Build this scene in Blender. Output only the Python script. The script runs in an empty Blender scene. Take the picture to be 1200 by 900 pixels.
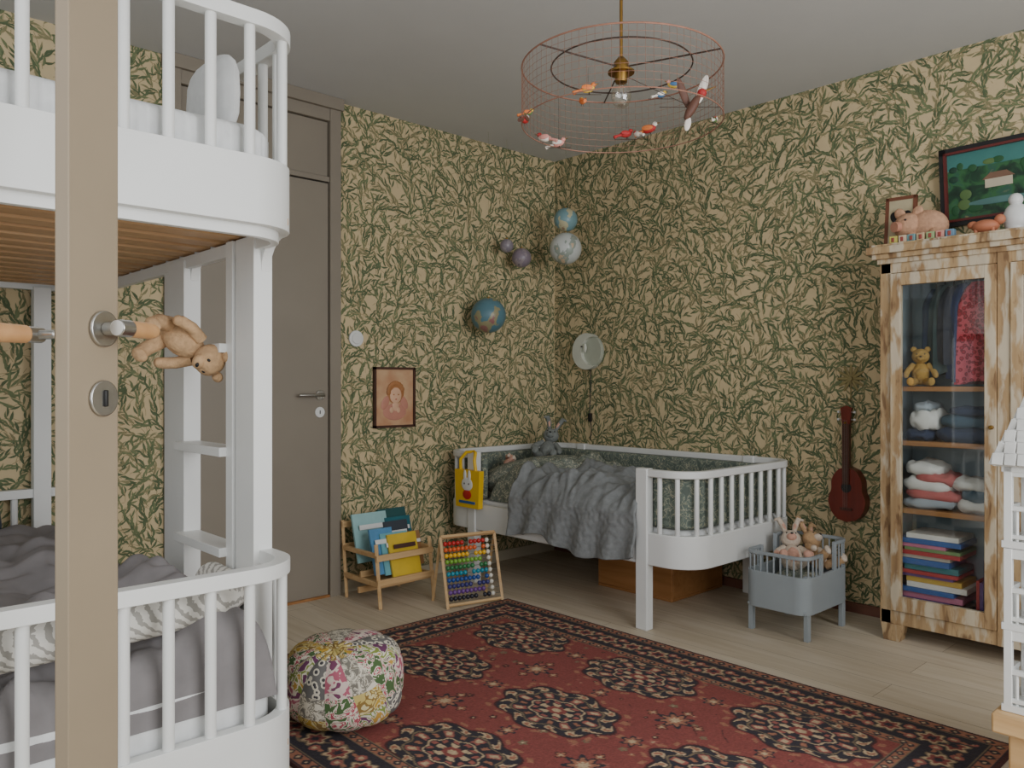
import bpy, math, random
import numpy as np
from mathutils import Vector, Matrix, Euler, noise
random.seed(7); np.random.seed(7)
R=math.radians
# ------------------------------------------------------------------ materials
def lin(c):
    o=[]
    for v in c[:3]:
        v=v/255.0
        o.append(v/12.92 if v<=0.04045 else ((v+0.055)/1.055)**2.4)
    return (o[0],o[1],o[2],1.0)
def base(name):
    m=bpy.data.materials.new(name); m.use_nodes=True
    nt=m.node_tree; b=nt.nodes['Principled BSDF']
    return m,nt,b
def coords(nt,scale=(1,1,1),rot=(0,0,0)):
    tc=nt.nodes.new('ShaderNodeTexCoord'); mp=nt.nodes.new('ShaderNodeMapping')
    mp.inputs['Scale'].default_value=scale; mp.inputs['Rotation'].default_value=rot
    nt.links.new(tc.outputs['Object'],mp.inputs['Vector']); return mp.outputs[0]
def mixc(nt,fac,a,b):
    n=nt.nodes.new('ShaderNodeMix'); n.data_type='RGBA'
    for i,v in ((0,fac),(6,a),(7,b)):
        if hasattr(v,'links') or hasattr(v,'is_linked'): nt.links.new(v,n.inputs[i])
        else: n.inputs[i].default_value=v
    return n.outputs[2]
def noiseN(nt,vec,scale,detail=4,dist=0):
    n=nt.nodes.new('ShaderNodeTexNoise'); n.inputs['Scale'].default_value=scale
    n.inputs['Detail'].default_value=detail; n.inputs['Distortion'].default_value=dist
    nt.links.new(vec,n.inputs['Vector']); return n.outputs['Fac']
def ramp(nt,fac,stops,const=False):
    r=nt.nodes.new('ShaderNodeValToRGB'); cr=r.color_ramp
    if const: cr.interpolation='CONSTANT'
    while len(cr.elements)<len(stops): cr.elements.new(0.5)
    for e,(p,c) in zip(cr.elements,stops): e.position=p; e.color=c
    nt.links.new(fac,r.inputs[0]); return r.outputs[0]
def bumpN(nt,b,h,strength=.2,dist=.01):
    bp=nt.nodes.new('ShaderNodeBump'); bp.inputs['Strength'].default_value=strength
    bp.inputs['Distance'].default_value=dist
    nt.links.new(h,bp.inputs['Height']); nt.links.new(bp.outputs[0],b.inputs['Normal'])
def mat(name,c,r=.55,var=.10,scale=12,bump=0,metal=0,c2=None,stretch=(1,1,1),lo=.35,hi=.65):
    m,nt,b=base(name); v=coords(nt,stretch); f=noiseN(nt,v,scale)
    a=lin(c)
    if c2 is None:
        c1=tuple(x*(1-var) for x in a[:3])+(1,); c2l=tuple(min(1,x*(1+var)) for x in a[:3])+(1,)
    else: c1=a; c2l=lin(c2)
    col=ramp(nt,f,[(lo,c1),(hi,c2l)]); nt.links.new(col,b.inputs['Base Color'])
    b.inputs['Roughness'].default_value=r; b.inputs['Metallic'].default_value=metal
    if bump: bumpN(nt,b,f,bump,.01)
    return m
def wood(name,c,c2,scale=6,axis=0,r=.5,bump=.15,dist=1.0):
    st=[18,18,18]; st[axis]=1.5
    m,nt,b=base(name); v=coords(nt,tuple(st)); f=noiseN(nt,v,scale/6,6,dist)
    col=ramp(nt,f,[(.3,lin(c)),(.7,lin(c2))]); nt.links.new(col,b.inputs['Base Color'])
    b.inputs['Roughness'].default_value=r; bumpN(nt,b,f,bump,.004); return m
def pattern(name,stops,scale=40,r=.9,dist=.0,stretch=(1,1,1),bump=0,feature='F1'):
    m,nt,b=base(name); v=coords(nt,stretch)
    vo=nt.nodes.new('ShaderNodeTexVoronoi'); vo.inputs['Scale'].default_value=scale; vo.feature=feature
    nt.links.new(v,vo.inputs['Vector'])
    col=ramp(nt,vo.outputs['Distance'],[(p,lin(c)) for p,c in stops],True)
    nt.links.new(col,b.inputs['Base Color']); b.inputs['Roughness'].default_value=r
    if bump: bumpN(nt,b,vo.outputs['Distance'],bump,.01)
    return m
def noisepat(name,stops,scale=30,dist=1.5,r=.95):
    m,nt,b=base(name); v=coords(nt); f=noiseN(nt,v,scale,2,dist)
    col=ramp(nt,f,[(p,lin(c)) for p,c in stops],True)
    nt.links.new(col,b.inputs['Base Color']); b.inputs['Roughness'].default_value=r; return m
def glassmat(name,tint=(.9,.95,.93,1),g=.08):
    m=bpy.data.materials.new(name); m.use_nodes=True; nt=m.node_tree; nt.nodes.clear()
    o=nt.nodes.new('ShaderNodeOutputMaterial'); t=nt.nodes.new('ShaderNodeBsdfTransparent')
    gl=nt.nodes.new('ShaderNodeBsdfGlossy'); gl.inputs['Roughness'].default_value=.03
    t.inputs[0].default_value=tint; mx=nt.nodes.new('ShaderNodeMixShader'); mx.inputs[0].default_value=g
    nt.links.new(t.outputs[0],mx.inputs[1]); nt.links.new(gl.outputs[0],mx.inputs[2]); nt.links.new(mx.outputs[0],o.inputs[0]); return m

M={}
M['white']=mat('white_paint',(222,223,220),.4,.02,5)
M['ceil']=mat('ceiling_paint',(206,206,205),.9,.015,3)
M['paper']=mat('wallpaper_ground',(206,186,146),.85,.04,6)
M['leafA']=mat('leaf_dark_green',(92,105,74),.85,.15,30)
M['leafB']=mat('leaf_green',(112,122,86),.85,.15,30)
M['leafC']=mat('leaf_olive',(140,134,98),.85,.12,30)
M['stem']=mat('stem_brown',(128,114,76),.85,.1,30)
M['taupe']=mat('taupe_paint',(136,127,113),.5,.03,4)
M['tan']=mat('door_tan_paint',(146,131,109),.5,.03,4)
M['base_cream']=mat('baseboard_cream',(186,176,152),.6,.04,6)
M['base_red']=mat('baseboard_brown',(112,72,56),.6,.1,10)
M['steel']=mat('brushed_steel',(180,178,172),.3,.05,40,metal=1)
M['brass']=mat('brass',(150,116,60),.4,.05,40,metal=1)
M['copper']=mat('copper_wire',(160,116,98),.5,.1,40,metal=.3)
M['darkmetal']=mat('dark_metal',(70,54,46),.5,.1,40,metal=.4)
M['pine']=wood('pine_wood',(190,152,104),(216,182,134),6,1)
M['pineX']=wood('pine_wood_x',(190,150,100),(216,180,130),6,0)
M['handlewood']=wood('handle_wood',(172,126,80),(192,148,100),6,0)
M['boxwood']=wood('box_wood',(146,98,52),(170,120,72),6,0)
M['slat']=wood('slat_wood',(176,134,92),(200,160,116),6,1)
M['black']=mat('black',(22,22,22),.5,.1,20)
M['greyq']=mat('grey_linen',(128,131,131),.95,.10,45,bump=.35)
M['greyd']=mat('grey_duvet',(128,124,124),.95,.08,14,bump=.2)
M['sheet']=mat('white_cotton',(220,221,220),.95,.04,30,bump=.2)
M['bumper']=noisepat('floral_bumper',[(0,(92,102,94)),(.42,(110,121,110)),(.51,(170,168,146)),(.545,(100,111,103)),(.67,(150,150,128))],30,1.0)
M['floralp']=noisepat('floral_pillow',[(0,(106,114,106)),(.40,(126,134,122)),(.50,(186,182,162)),(.545,(114,122,114)),(.67,(172,168,150))],30,1.0)
M['yellow']=mat('yellow_bag',(226,182,24),.5,.04,10)
M['red']=mat('red',(190,40,34),.5,.08,10)
M['plushbeige']=mat('plush_beige',(186,152,114),.98,.12,60,bump=.6)
M['plushgrey']=mat('plush_grey',(124,128,124),.98,.12,60,bump=.6)
M['plushpink']=mat('plush_pink',(206,160,140),.98,.1,60,bump=.5)
M['plushpig']=mat('plush_pig',(192,150,120),.98,.1,60,bump=.5)
M['plushwhite']=mat('plush_white',(206,190,172),.98,.1,60,bump=.5)
M['plushyel']=mat('plush_mustard',(170,134,72),.98,.12,60,bump=.5)
M['dollblue']=mat('doll_bed_bluegrey',(150,158,162),.5,.03,8)
def rustic():
    m,nt,b=base('distressed_wood'); v=coords(nt,(22,22,1.4)); f=noiseN(nt,v,1.0,8,.5)
    c=ramp(nt,f,[(.25,lin((122,92,62))),(.42,lin((160,130,92))),(.60,lin((184,156,116))),(.78,lin((198,176,140)))])
    v2=coords(nt,(20,20,5)); f2=noiseN(nt,v2,1.4,9,.3)
    k=ramp(nt,f2,[(.48,(0,0,0,1)),(.58,(.75,.75,.75,1))])
    col=mixc(nt,k,c,lin((206,196,174)))
    k2=ramp(nt,f2,[(.32,(.8,.8,.8,1)),(.40,(0,0,0,1))]); col=mixc(nt,k2,col,lin((108,78,50)))
    nt.links.new(col,b.inputs['Base Color'])
    b.inputs['Roughness'].default_value=.75; bumpN(nt,b,f2,.5,.006); return m
M['rustic']=rustic()
M['cabin']=mat('cabinet_interior',(140,154,158),.8,.08,5)
M['glass']=glassmat('clear_glass',(.96,.98,.98,1),.06); M['bulb']=glassmat('bulb_glass',(.95,.93,.88,1),.2)
M['uke']=wood('mahogany',(96,34,24),(124,46,30),6,2,.3)
M['ukeneck']=wood('dark_neck_wood',(66,32,24),(90,46,32),6,2,.4)
def mc(k,c,r=.6): 
    if k not in M: M[k]=mat(k,c,r,.06,14)
    return M[k]

# ------------------------------------------------------------------ mesh builder
class B:
    def __init__(s): s.v=[];s.f=[];s.m=[];s.mats=[];s.M=Matrix.Identity(4)
    def idx(s,m):
        if isinstance(m,str): m=M[m]
        if m not in s.mats: s.mats.append(m)
        return s.mats.index(m)
    def add(s,vs,fs,m):
        o=len(s.v); i=s.idx(m)
        s.v+= [tuple(s.M@Vector(p)) for p in vs]
        for f in fs: s.f.append(tuple(o+k for k in f)); s.m.append(i)
    def box(s,a,b,m,rot=None):
        c=[(a[i]+b[i])/2 for i in range(3)]; h=[abs(b[i]-a[i])/2 for i in range(3)]
        vs=[(sx*h[0],sy*h[1],sz*h[2]) for sx in(-1,1) for sy in(-1,1) for sz in(-1,1)]
        Rm=Euler(rot).to_matrix() if rot else Matrix.Identity(3)
        vs=[tuple(Rm@Vector(v)+Vector(c)) for v in vs]
        s.add(vs,[(0,1,3,2),(4,6,7,5),(0,4,5,1),(2,3,7,6),(0,2,6,4),(1,5,7,3)],m)
    def cbox(s,c,d,m,rot=None): s.box([c[i]-d[i]/2 for i in range(3)],[c[i]+d[i]/2 for i in range(3)],m,rot)
    def tube(s,pts,r,m,n=8,closed=False,cap=True):
        pts=[Vector(p) for p in pts]; N=len(pts); rs=r if isinstance(r,(list,tuple)) else [r]*N
        T=[]
        for i in range(N):
            if closed: t=pts[(i+1)%N]-pts[i-1]
            else: t=pts[min(i+1,N-1)]-pts[max(i-1,0)]
            T.append(t.normalized())
        ref=Vector((0,0,1)) if abs(T[0].z)<.9 else Vector((1,0,0))
        u=T[0].cross(ref).normalized(); vs=[]
        for i in range(N):
            u=(u-T[i]*u.dot(T[i])); u=u.normalized() if u.length>1e-6 else T[i].orthogonal().normalized()
            w=T[i].cross(u)
            for k in range(n):
                a=2*math.pi*k/n; vs.append(pts[i]+(u*math.cos(a)+w*math.sin(a))*rs[i])
        fs=[]
        for i in range(N if closed else N-1):
            j=(i+1)%N
            for k in range(n):
                l=(k+1)%n; fs.append((i*n+k,i*n+l,j*n+l,j*n+k))
        if cap and not closed: fs.append(tuple(range(n))[::-1]); fs.append(tuple((N-1)*n+k for k in range(n)))
        s.add(vs,fs,m)
    def cyl(s,a,b,r,m,n=12,r2=None): s.tube([a,b],[r,r if r2 is None else r2],m,n)
    def ell(s,c,r,m,rot=None,seg=16,rings=10,fn=None):
        if not isinstance(r,(list,tuple)): r=(r,r,r)
        Rm=Euler(rot).to_matrix() if rot else Matrix.Identity(3); c=Vector(c)
        loc=[(0,0,1)]
        for i in range(1,rings):
            p=math.pi*i/rings
            for k in range(seg):
                a=2*math.pi*k/seg; loc.append((math.sin(p)*math.cos(a),math.sin(p)*math.sin(a),math.cos(p)))
        loc.append((0,0,-1))
        if fn: loc=[fn(*p) for p in loc]
        vs=[Rm@Vector((p[0]*r[0],p[1]*r[1],p[2]*r[2]))+c for p in loc]
        fs=[]
        for k in range(seg):
            l=(k+1)%seg; fs.append((0,1+k,1+l)); e=len(loc)-1; bb=1+(rings-2)*seg
            fs.append((e,bb+l,bb+k))
            for i in range(rings-2):
                o=1+i*seg; fs.append((o+k,o+seg+k,o+seg+l,o+l))
        if callable(m):
            o=len(s.v); s.v+=[tuple(s.M@Vector(p)) for p in vs]
            for f in fs:
                cc=sum((Vector(loc[i]) for i in f),Vector())/len(f)
                s.f.append(tuple(o+k for k in f)); s.m.append(s.idx(m(cc)))
        else: s.add(vs,fs,m)
    def ribbon(s,path,t,z0,z1,m,closed=False):
        N=len(path); vs=[]
        for i in range(N):
            p=Vector(path[i])
            if closed: d=Vector(path[(i+1)%N])-Vector(path[i-1])
            else: d=Vector(path[min(i+1,N-1)])-Vector(path[max(i-1,0)])
            d.normalize(); nn=Vector((-d.y,d.x))*t/2
            for q,z in ((p+nn,z0),(p+nn,z1),(p-nn,z1),(p-nn,z0)): vs.append((q.x,q.y,z))
        fs=[]
        for i in range(N if closed else N-1):
            j=(i+1)%N
            for k in range(4):
                l=(k+1)%4; fs.append((i*4+k,i*4+l,j*4+l,j*4+k))
        if not closed: fs+=[(3,2,1,0),tuple((N-1)*4+k for k in range(4))]
        s.add(vs,fs,m)
    def prism(s,pts,vec,m):
        n=len(pts); vec=Vector(vec); vs=[Vector(p) for p in pts]+[Vector(p)+vec for p in pts]
        s.add(vs,[tuple(range(n))[::-1],tuple(range(n,2*n))]+[(k,(k+1)%n,n+(k+1)%n,n+k) for k in range(n)],m)
    def grid(s,fn,nu,nv,m):
        vs=[fn(i/nu,j/nv) for i in range(nu+1) for j in range(nv+1)]
        s.add(vs,[(i*(nv+1)+j,(i+1)*(nv+1)+j,(i+1)*(nv+1)+j+1,i*(nv+1)+j+1) for i in range(nu) for j in range(nv)],m)
    def done(s,name,bevel=0,sharp=38,parent=None):
        xs=np.array(s.v); c=[(xs[:,0].min()+xs[:,0].max())/2,(xs[:,1].min()+xs[:,1].max())/2,xs[:,2].min()]
        me=bpy.data.meshes.new(name); me.from_pydata([tuple(p) for p in (xs-np.array(c))],[],s.f)
        for m in s.mats: me.materials.append(m)
        me.polygons.foreach_set('material_index',s.m)
        me.polygons.foreach_set('use_smooth',[True]*len(s.f)); me.update()
        try: me.set_sharp_from_angle(angle=R(sharp))
        except Exception: pass
        ob=bpy.data.objects.new(name,me); bpy.context.collection.objects.link(ob); ob.location=c
        if bevel:
            bm=ob.modifiers.new('bevel','BEVEL'); bm.width=bevel; bm.segments=2; bm.limit_method='ANGLE'; bm.angle_limit=R(40)
        return ob
def arc(cx,cy,r,a0,a1,n=8): return [(cx+r*math.cos(R(a0+(a1-a0)*i/n)),cy+r*math.sin(R(a0+(a1-a0)*i/n))) for i in range(n+1)]
def resample(path,step,inset=0):
    out=[];tot=0
    for a,b in zip(path[:-1],path[1:]):
        L=math.dist(a,b)
        if L<1e-6: continue
        while tot<=L:
            t=tot/L; out.append((a[0]+(b[0]-a[0])*t,a[1]+(b[1]-a[1])*t)); tot+=step
        tot-=L
    return out
def nz(x,y,z=0): return noise.noise(Vector((x,y,z)))

# ------------------------------------------------------------------ room shell
H=2.5
def leaves(b,s0,s1,to3,z0=0.0,z1=H,seed=1):
    """willow-bough print: evenly spaced winding branches carrying paired slender leaves"""
    rnd=random.Random(seed); idx={m:b.idx(m) for m in('leafA','leafB','leafC','stem')}
    def leaf(px,pz,ang,L,W,m,bend,off):
        prof=[(0,.0),(.18,.6),(.45,1),(.72,.68),(1,0)]
        cl=[]
        for t,w in prof:
            a=ang+bend*t; x=px+L*t*math.cos(a); z=pz+L*t*math.sin(a)
            cl.append((x,z,a,w*W/2))
        left=[(x-math.sin(a)*w,z+math.cos(a)*w) for x,z,a,w in cl]
        right=[(x+math.sin(a)*w,z-math.cos(a)*w) for x,z,a,w in cl[1:-1]][::-1]
        pts=left+right
        if max(p[0] for p in pts)<s0 or min(p[0] for p in pts)>s1: return
        vs=[to3(min(max(x,s0),s1),min(max(z,z0),z1),off) for x,z in pts]
        o=len(b.v); b.v+=vs; b.f.append(tuple(range(o,o+len(vs)))); b.m.append(idx[m])
    occ={}; C=.015
    def near(x,z,r):
        i,j=int(x//C),int(z//C)
        for a in(-1,0,1):
            for c in(-1,0,1):
                for q in occ.get((i+a,j+c),()):
                    if (q[0]-x)**2+(q[1]-z)**2<r*r: return True
        return False
    def put(x,z): occ.setdefault((int(x//C),int(z//C)),[]).append((x,z))
    def branch(x,z,th,n,curl,lm):
        side=1
        for i in range(n):
            th+=curl*(1+.5*math.sin(i*.35)); nx_=x+.0115*math.cos(th); nz_=z+.0115*math.sin(th)
            if s0+.002<min(x,nx_) and max(x,nx_)<s1-.002 and z0<min(z,nz_) and max(z,nz_)<z1 and not near(nx_,nz_,.006):
                px,pz=-math.sin(th)*.0007,math.cos(th)*.0007; o=len(b.v)
                b.v+=[to3(x-px,z-pz,.0005),to3(x+px,z+pz,.0005),to3(nx_+px,nz_+pz,.0005),to3(nx_-px,nz_-pz,.0005)]
                b.f.append((o,o+1,o+2,o+3)); b.m.append(idx['stem'])
            x,z=nx_,nz_
            L=rnd.uniform(.036,.052); ang=th+side*rnd.uniform(.42,.85)
            mx_,mz_=x+L*.55*math.cos(ang),z+L*.55*math.sin(ang)
            if not near(mx_,mz_,.0132):
                put(mx_,mz_); leaf(x,z,ang,L,L*rnd.uniform(.19,.25),lm if rnd.random()<.6 else rnd.choice(['leafA','leafB','leafC']),-side*rnd.uniform(.1,.8),rnd.uniform(.0006,.0026))
            side=-side
    G=.050
    starts=[(s0+(i+.5*(j%2)+rnd.uniform(-.4,.4))*G,z0+(j+rnd.uniform(-.4,.4))*G*.9) for i in range(-2,int((s1-s0)/G)+2) for j in range(-3,int((z1-z0)/(G*.9))+2)]
    rnd.shuffle(starts)
    for x,z in starts:
        th=math.pi/2+rnd.uniform(-1.1,1.1); branch(x,z,th,rnd.randint(12,19),rnd.choice([-1,1])*rnd.uniform(.03,.13),rnd.choices(['leafA','leafB','leafC'],[.42,.38,.20])[0])
X1,Y1=4.95,-5.0
b=B(); b.box((-.1,0,0),(X1,.1,H),'paper'); leaves(b,0.004,X1-.3,lambda s,z,o:(s,-o,z),seed=3); b.done('wall_back',sharp=30)
b=B(); b.box((-.1,Y1,0),(0,0,H),'paper')
leaves(b,.004,1.60,lambda s,z,o:(o,-s,z),seed=5); leaves(b,2.455,4.3,lambda s,z,o:(o,-s,z),seed=6); b.done('wall_left',sharp=30)
b=B(); b.box((-.1,Y1,H),(X1,.1,H+.1),'ceil'); b.done('ceiling')
def floormat():
    m,nt,bb=base('whitewashed_pine_floor'); v=coords(nt)
    br=nt.nodes.new('ShaderNodeTexBrick'); nt.links.new(v,br.inputs['Vector'])
    br.inputs['Scale'].default_value=1; br.inputs['Brick Width'].default_value=2.3; br.inputs['Row Height'].default_value=.165
    br.inputs['Mortar Size'].default_value=.0012; br.inputs['Color1'].default_value=lin((216,204,184)); br.inputs['Color2'].default_value=lin((202,189,168))
    br.inputs['Mortar'].default_value=lin((148,134,110))
    v2=coords(nt,(1.2,14,1)); f=noiseN(nt,v2,2.2,6,.8); g=ramp(nt,f,[(.35,(1,1,1,1)),(.75,(.82,.78,.70,1))])
    n=nt.nodes.new('ShaderNodeMix'); n.data_type='RGBA'; n.blend_type='MULTIPLY'; n.inputs[0].default_value=1
    nt.links.new(br.outputs['Color'],n.inputs[6]); nt.links.new(g,n.inputs[7])
    vo=nt.nodes.new('ShaderNodeTexVoronoi'); vo.inputs['Scale'].default_value=3.2; nt.links.new(v,vo.inputs['Vector'])
    k=ramp(nt,vo.outputs['Distance'],[(.0,(1,1,1,1)),(.05,(0,0,0,1))])
    c=mixc(nt,k,n.outputs[2],lin((150,116,82)))
    nt.links.new(c,bb.inputs['Base Color']); bb.inputs['Roughness'].default_value=.5; return m
M['floor']=floormat()
b=B(); b.box((-.1,Y1,-.1),(X1,.1,0),'floor'); b.done('floor')
b=B(); b.box((0.003,-.018,0),(X1,-.0,.045),'base_red'); b.done('baseboard_back')
b=B(); b.box((0,-1.595,0),(.016,-.02,.06),'base_cream'); b.box((0,Y1,0),(.016,-2.465,.06),'base_cream'); b.done('baseboard_left')
b=B()
y0,y1=-2.455,-1.60
b.box((0,y1-.06,0),(.045,y1,2.44),'taupe'); b.box((0,y0,0),(.045,y0+.06,2.44),'taupe')
b.box((0,y0-.01,2.44),(.06,y1+.01,2.499),'taupe'); b.box((0,y0+.06,2.38),(.04,y1-.06,2.44),'taupe')
b.box((0,y0+.06,2.075),(.035,y1-.06,2.10),'taupe'); b.box((0,y0+.064,2.104),(.022,y1-.064,2.376),'taupe')
b.box((0,y0+.064,.012),(.028,y1-.064,2.068),'taupe'); b.box((0,y0+.0601,2.068),(.01,y1-.0601,2.076),'black')
b.box((0,y0+.060,.012),(.008,y0+.0639,2.376),'black'); b.box((0,y1-.0639,.012),(.008,y1-.060,2.376),'black')
b.box((0.0,y0+.06,0),(.04,y1-.06,.012),'boxwood')
b.cyl((.028,-1.712,1.01),(.036,-1.712,1.01),.024,'steel',20); b.cyl((.036,-1.712,1.01),(.075,-1.712,1.01),.008,'steel')
b.tube([(.075,-1.712,1.01),(.078,-1.76,1.01),(.072,-1.845,1.01)],.008,'steel')
b.cyl((.028,-1.712,.925),(.034,-1.712,.925),.026,'white',20); b.cbox((.0345,-1.712,.925),(.002,.005,.018),'black')
b.done('door_1',.003)
b=B(); b.cyl((0.003,-1.49,1.30),(.014,-1.49,1.30),.042,'white',28); b.cyl((.014,-1.49,1.30),(.019,-1.49,1.30),.028,'white',28); b.done('light_switch',.002)
M['angelpaper']=mat('print_paper',(206,170,132),.7,.1,9,c2=(186,134,98))
M['frame']=mat('frame_dark',(74,46,36),.45,.1,30)
b=B(); ya,yb,za,zb=-1.385,-1.120,.832,1.155
for q in (((.003,ya,za),(.022,yb,za+.012)),((.003,ya,zb-.012),(.022,yb,zb)),((.003,ya,za),(.022,ya+.012,zb)),((.003,yb-.012,za),(.022,yb,zb))): b.box(q[0],q[1],'frame')
b.box((.003,ya+.01,za+.01),(.012,yb-.01,zb-.01),'angelpaper')
mc('skin',(222,178,146)); mc('hair',(172,116,70)); mc('rose',(196,136,116)); mc('lip',(180,80,70))
yc=(ya+yb)/2
b.ell((.013,yc,.915),(.003,.075,.045),'rose'); 
for d in(-1,1): b.ell((.0135,yc+d*.06,.965),(.003,.022,.04),'rose',rot=(d*.5,0,0))
b.ell((.014,yc+.005,1.02),(.004,.055,.062),'hair'); b.ell((.016,yc+.005,1.005),(.004,.038,.045),'skin')
for i in range(9): a=R(20+i*20); b.ell((.017,yc+.005+.045*math.cos(a),1.02+.048*math.sin(a)),(.004,.014,.014),'hair')
b.ell((.014,yc+.005,.945),(.004,.022,.03),'skin')
for d in(-1,1): b.ell((.020,yc+.005+d*.015,1.008),(.0015,.005,.004),'hair'); b.ell((.016,yc+d*.022,.925),(.004,.013,.016),'skin')
b.ell((.020,yc+.005,.983),(.0015,.006,.003),'lip'); b.done('framed_angel_picture')

# ------------------------------------------------------------------ rug
RX0,RX1,RY0,RY1=.69,2.88,-2.65,-1.05
nx,ny=548,400
gx=np.linspace(RX0,RX1,nx); gy=np.linspace(RY0,RY1,ny); XX,YY=np.meshgrid(gx,gy,indexing='ij')
def L3(c): return np.array(lin(c)[:3])
RED=L3((130,66,61)); RED2=L3((150,88,78)); NAVY=L3((47,43,50)); CREAM=L3((184,160,128)); RUST=L3((152,102,80)); DK=L3((70,38,38)); OL=L3((118,102,80))
col=np.zeros(XX.shape+(3,)); col[:]=RED
def setm(mask,c): col[mask]=c
rr_=np.random.RandomState(3)
INF=(XX>RX0+.26)&(XX<RX1-.26)&(YY>RY0+.26)&(YY<RY1-.26)
def flower(px,py,s,c1,c2,c3,n=6,m=None):
    rr=np.hypot(XX-px,YY-py); t2=np.arctan2(YY-py,XX-px); q=rr/(1+.28*np.cos(n*t2))/s
    mk=INF if m is None else m
    setm((q<1)&mk,c1); setm((q<.72)&mk,c2); setm((q<.35)&mk,c3)
vine=np.abs(np.sin(XX*26+1.7*np.sin(YY*19)))+np.abs(np.sin(YY*24+1.9*np.sin(XX*17))); setm((vine<.12)&INF,DK)
for _ in range(170):
    px=rr_.uniform(RX0+.26,RX1-.26); py=rr_.uniform(RY0+.26,RY1-.26)
    c=[DK,DK,RUST,RED2,OL][rr_.randint(5)]; flower(px,py,rr_.uniform(.006,.015),c,c,CREAM if rr_.rand()<.3 else RUST,5)
ccx=[1.17,1.785,2.40]; ccy=[-1.42,-1.85,-2.28]
for cx in ccx:
    for cy in ccy:
        dx=(XX-cx); dy=(YY-cy); th=np.arctan2(dy/.142,dx/.208)
        r=np.sqrt((dx/.210)**2+(dy/.144)**2); rs=r/(1+.05*np.cos(8*th)+.06*np.abs(np.cos(4*th)))
        setm((rs<1.18)&(rs>1.09)&(np.cos(24*th)>.1),RUST)
        setm(rs<1.04,DK); setm(rs<1.00,NAVY)
        w1=np.cos(16*th+6*np.sin(rs*9)); 
        setm((rs<.98)&(rs>.80)&(w1>.25),CREAM); setm((rs<.95)&(rs>.84)&(w1>.78),RUST)
        setm((rs<.78)&(rs>.745),OL)
        w2=np.cos(8*th); setm((rs<.72)&(rs>.50)&(w2>.55),RED2); setm((rs<.68)&(rs>.55)&(w2>.85),CREAM)
        w3=np.cos(8*th+math.pi); setm((rs<.70)&(rs>.56)&(w3>.85),RUST)
        setm((rs<.47),CREAM); setm(rs<.435,NAVY); setm((rs<.41)&(np.cos(12*th)>-.1),RED2); setm((rs<.33),NAVY)
        setm((rs<.30)&(np.cos(6*th)>.0),CREAM); setm(rs<.17,RED); setm(rs<.08,CREAM)
for i,cx in enumerate([.865,1.4775,2.0925,2.705]):
    for cy in [-2.28,-2.065,-1.85,-1.635,-1.42]:
        mid=cy in(-2.065,-1.635)
        flower(cx,cy,.050 if mid else .030,NAVY,RUST,CREAM,8 if mid else 6)
        if mid:
            for d in(-1,1): flower(cx+d*.085,cy,.018,DK,RUST,CREAM,4); flower(cx,cy+d*.07,.018,DK,RUST,CREAM,4)
for cx in ccx:
    for cy in (-2.065,-1.635): flower(cx,cy,.026,NAVY,RUST,CREAM,6)
D=np.minimum(np.minimum(XX-RX0,RX1-XX),np.minimum(YY-RY0,RY1-YY))
horiz=(np.minimum(YY-RY0,RY1-YY)<np.minimum(XX-RX0,RX1-XX)); S=np.where(horiz,XX,YY)
setm(D<.235,NAVY)
per=.125; sm=(S/per)%1-.5; sx=sm*per; q=np.hypot(sx,D-.128); tq=np.arctan2(D-.128,sx); q2=q/(1+.22*np.cos(6*tq))
mb=(D>.06)&(D<.196)
vn=np.abs(np.sin(S*math.pi/per+.6)*.040-(D-.128)); setm(mb&(vn<.005),OL)
sb=((S/per+.5)%1-.5)*per
for oy in(-.032,.032):
    qb=np.hypot(sb-.012*np.sign(oy),D-.128-oy); setm(mb&(qb<.017),RED2); setm(mb&(qb<.008),CREAM)
for ox in(-.048,.048):
    qb=np.hypot((sx-ox)/1.0,(D-.128-ox*.6)/.6); setm(mb&(qb<.012),RUST)
setm(mb&(q2<.040),OL); setm(mb&(q2<.034),CREAM); setm(mb&(q2<.026),RED); setm(mb&(q2<.013),NAVY)
setm(D<.012,DK)
def guard(a,b_,p):
    g=(D>=a)&(D<b_); c_=(a+b_)/2; hw=(b_-a)/2; setm(g,RUST)
    k=((S/p)%1-.5)*p; dm=np.abs(k)/(p*.40)+np.abs(D-c_)/(hw*.95); setm(g&(dm<1),NAVY); setm(g&(dm<.40),CREAM)
guard(.016,.052,.045); guard(.202,.232,.038)
for a in (.055,.199,.235): setm(np.abs(D-a)<.0022,OL)
col*= (1+.12*np.random.randn(*XX.shape))[...,None]; col=np.clip(col,0,1)
ZZ=.010+.0008*np.random.rand(*XX.shape); ZZ[(D<.004)]=.001
vs=np.stack([XX,YY,ZZ],-1).reshape(-1,3)
ii=np.arange(nx*ny).reshape(nx,ny); fq=np.stack([ii[:-1,:-1],ii[1:,:-1],ii[1:,1:],ii[:-1,1:]],-1).reshape(-1,4)
me=bpy.data.meshes.new('persian_rug'); me.from_pydata(vs.tolist(),[],fq.tolist())
ca=me.color_attributes.new('Col','FLOAT_COLOR','POINT'); rgba=np.ones((nx*ny,4),dtype=np.float32); rgba[:,:3]=col.reshape(-1,3); ca.data.foreach_set('color',rgba.ravel())
m,nt,bb=base('rug_wool'); at=nt.nodes.new('ShaderNodeAttribute'); at.attribute_name='Col'; nt.links.new(at.outputs['Color'],bb.inputs['Base Color']); bb.inputs['Roughness'].default_value=.95
bumpN(nt,bb,noiseN(nt,coords(nt),180),.4,.004); me.materials.append(m)
ob=bpy.data.objects.new('persian_rug',me); bpy.context.collection.objects.link(ob)

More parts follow.
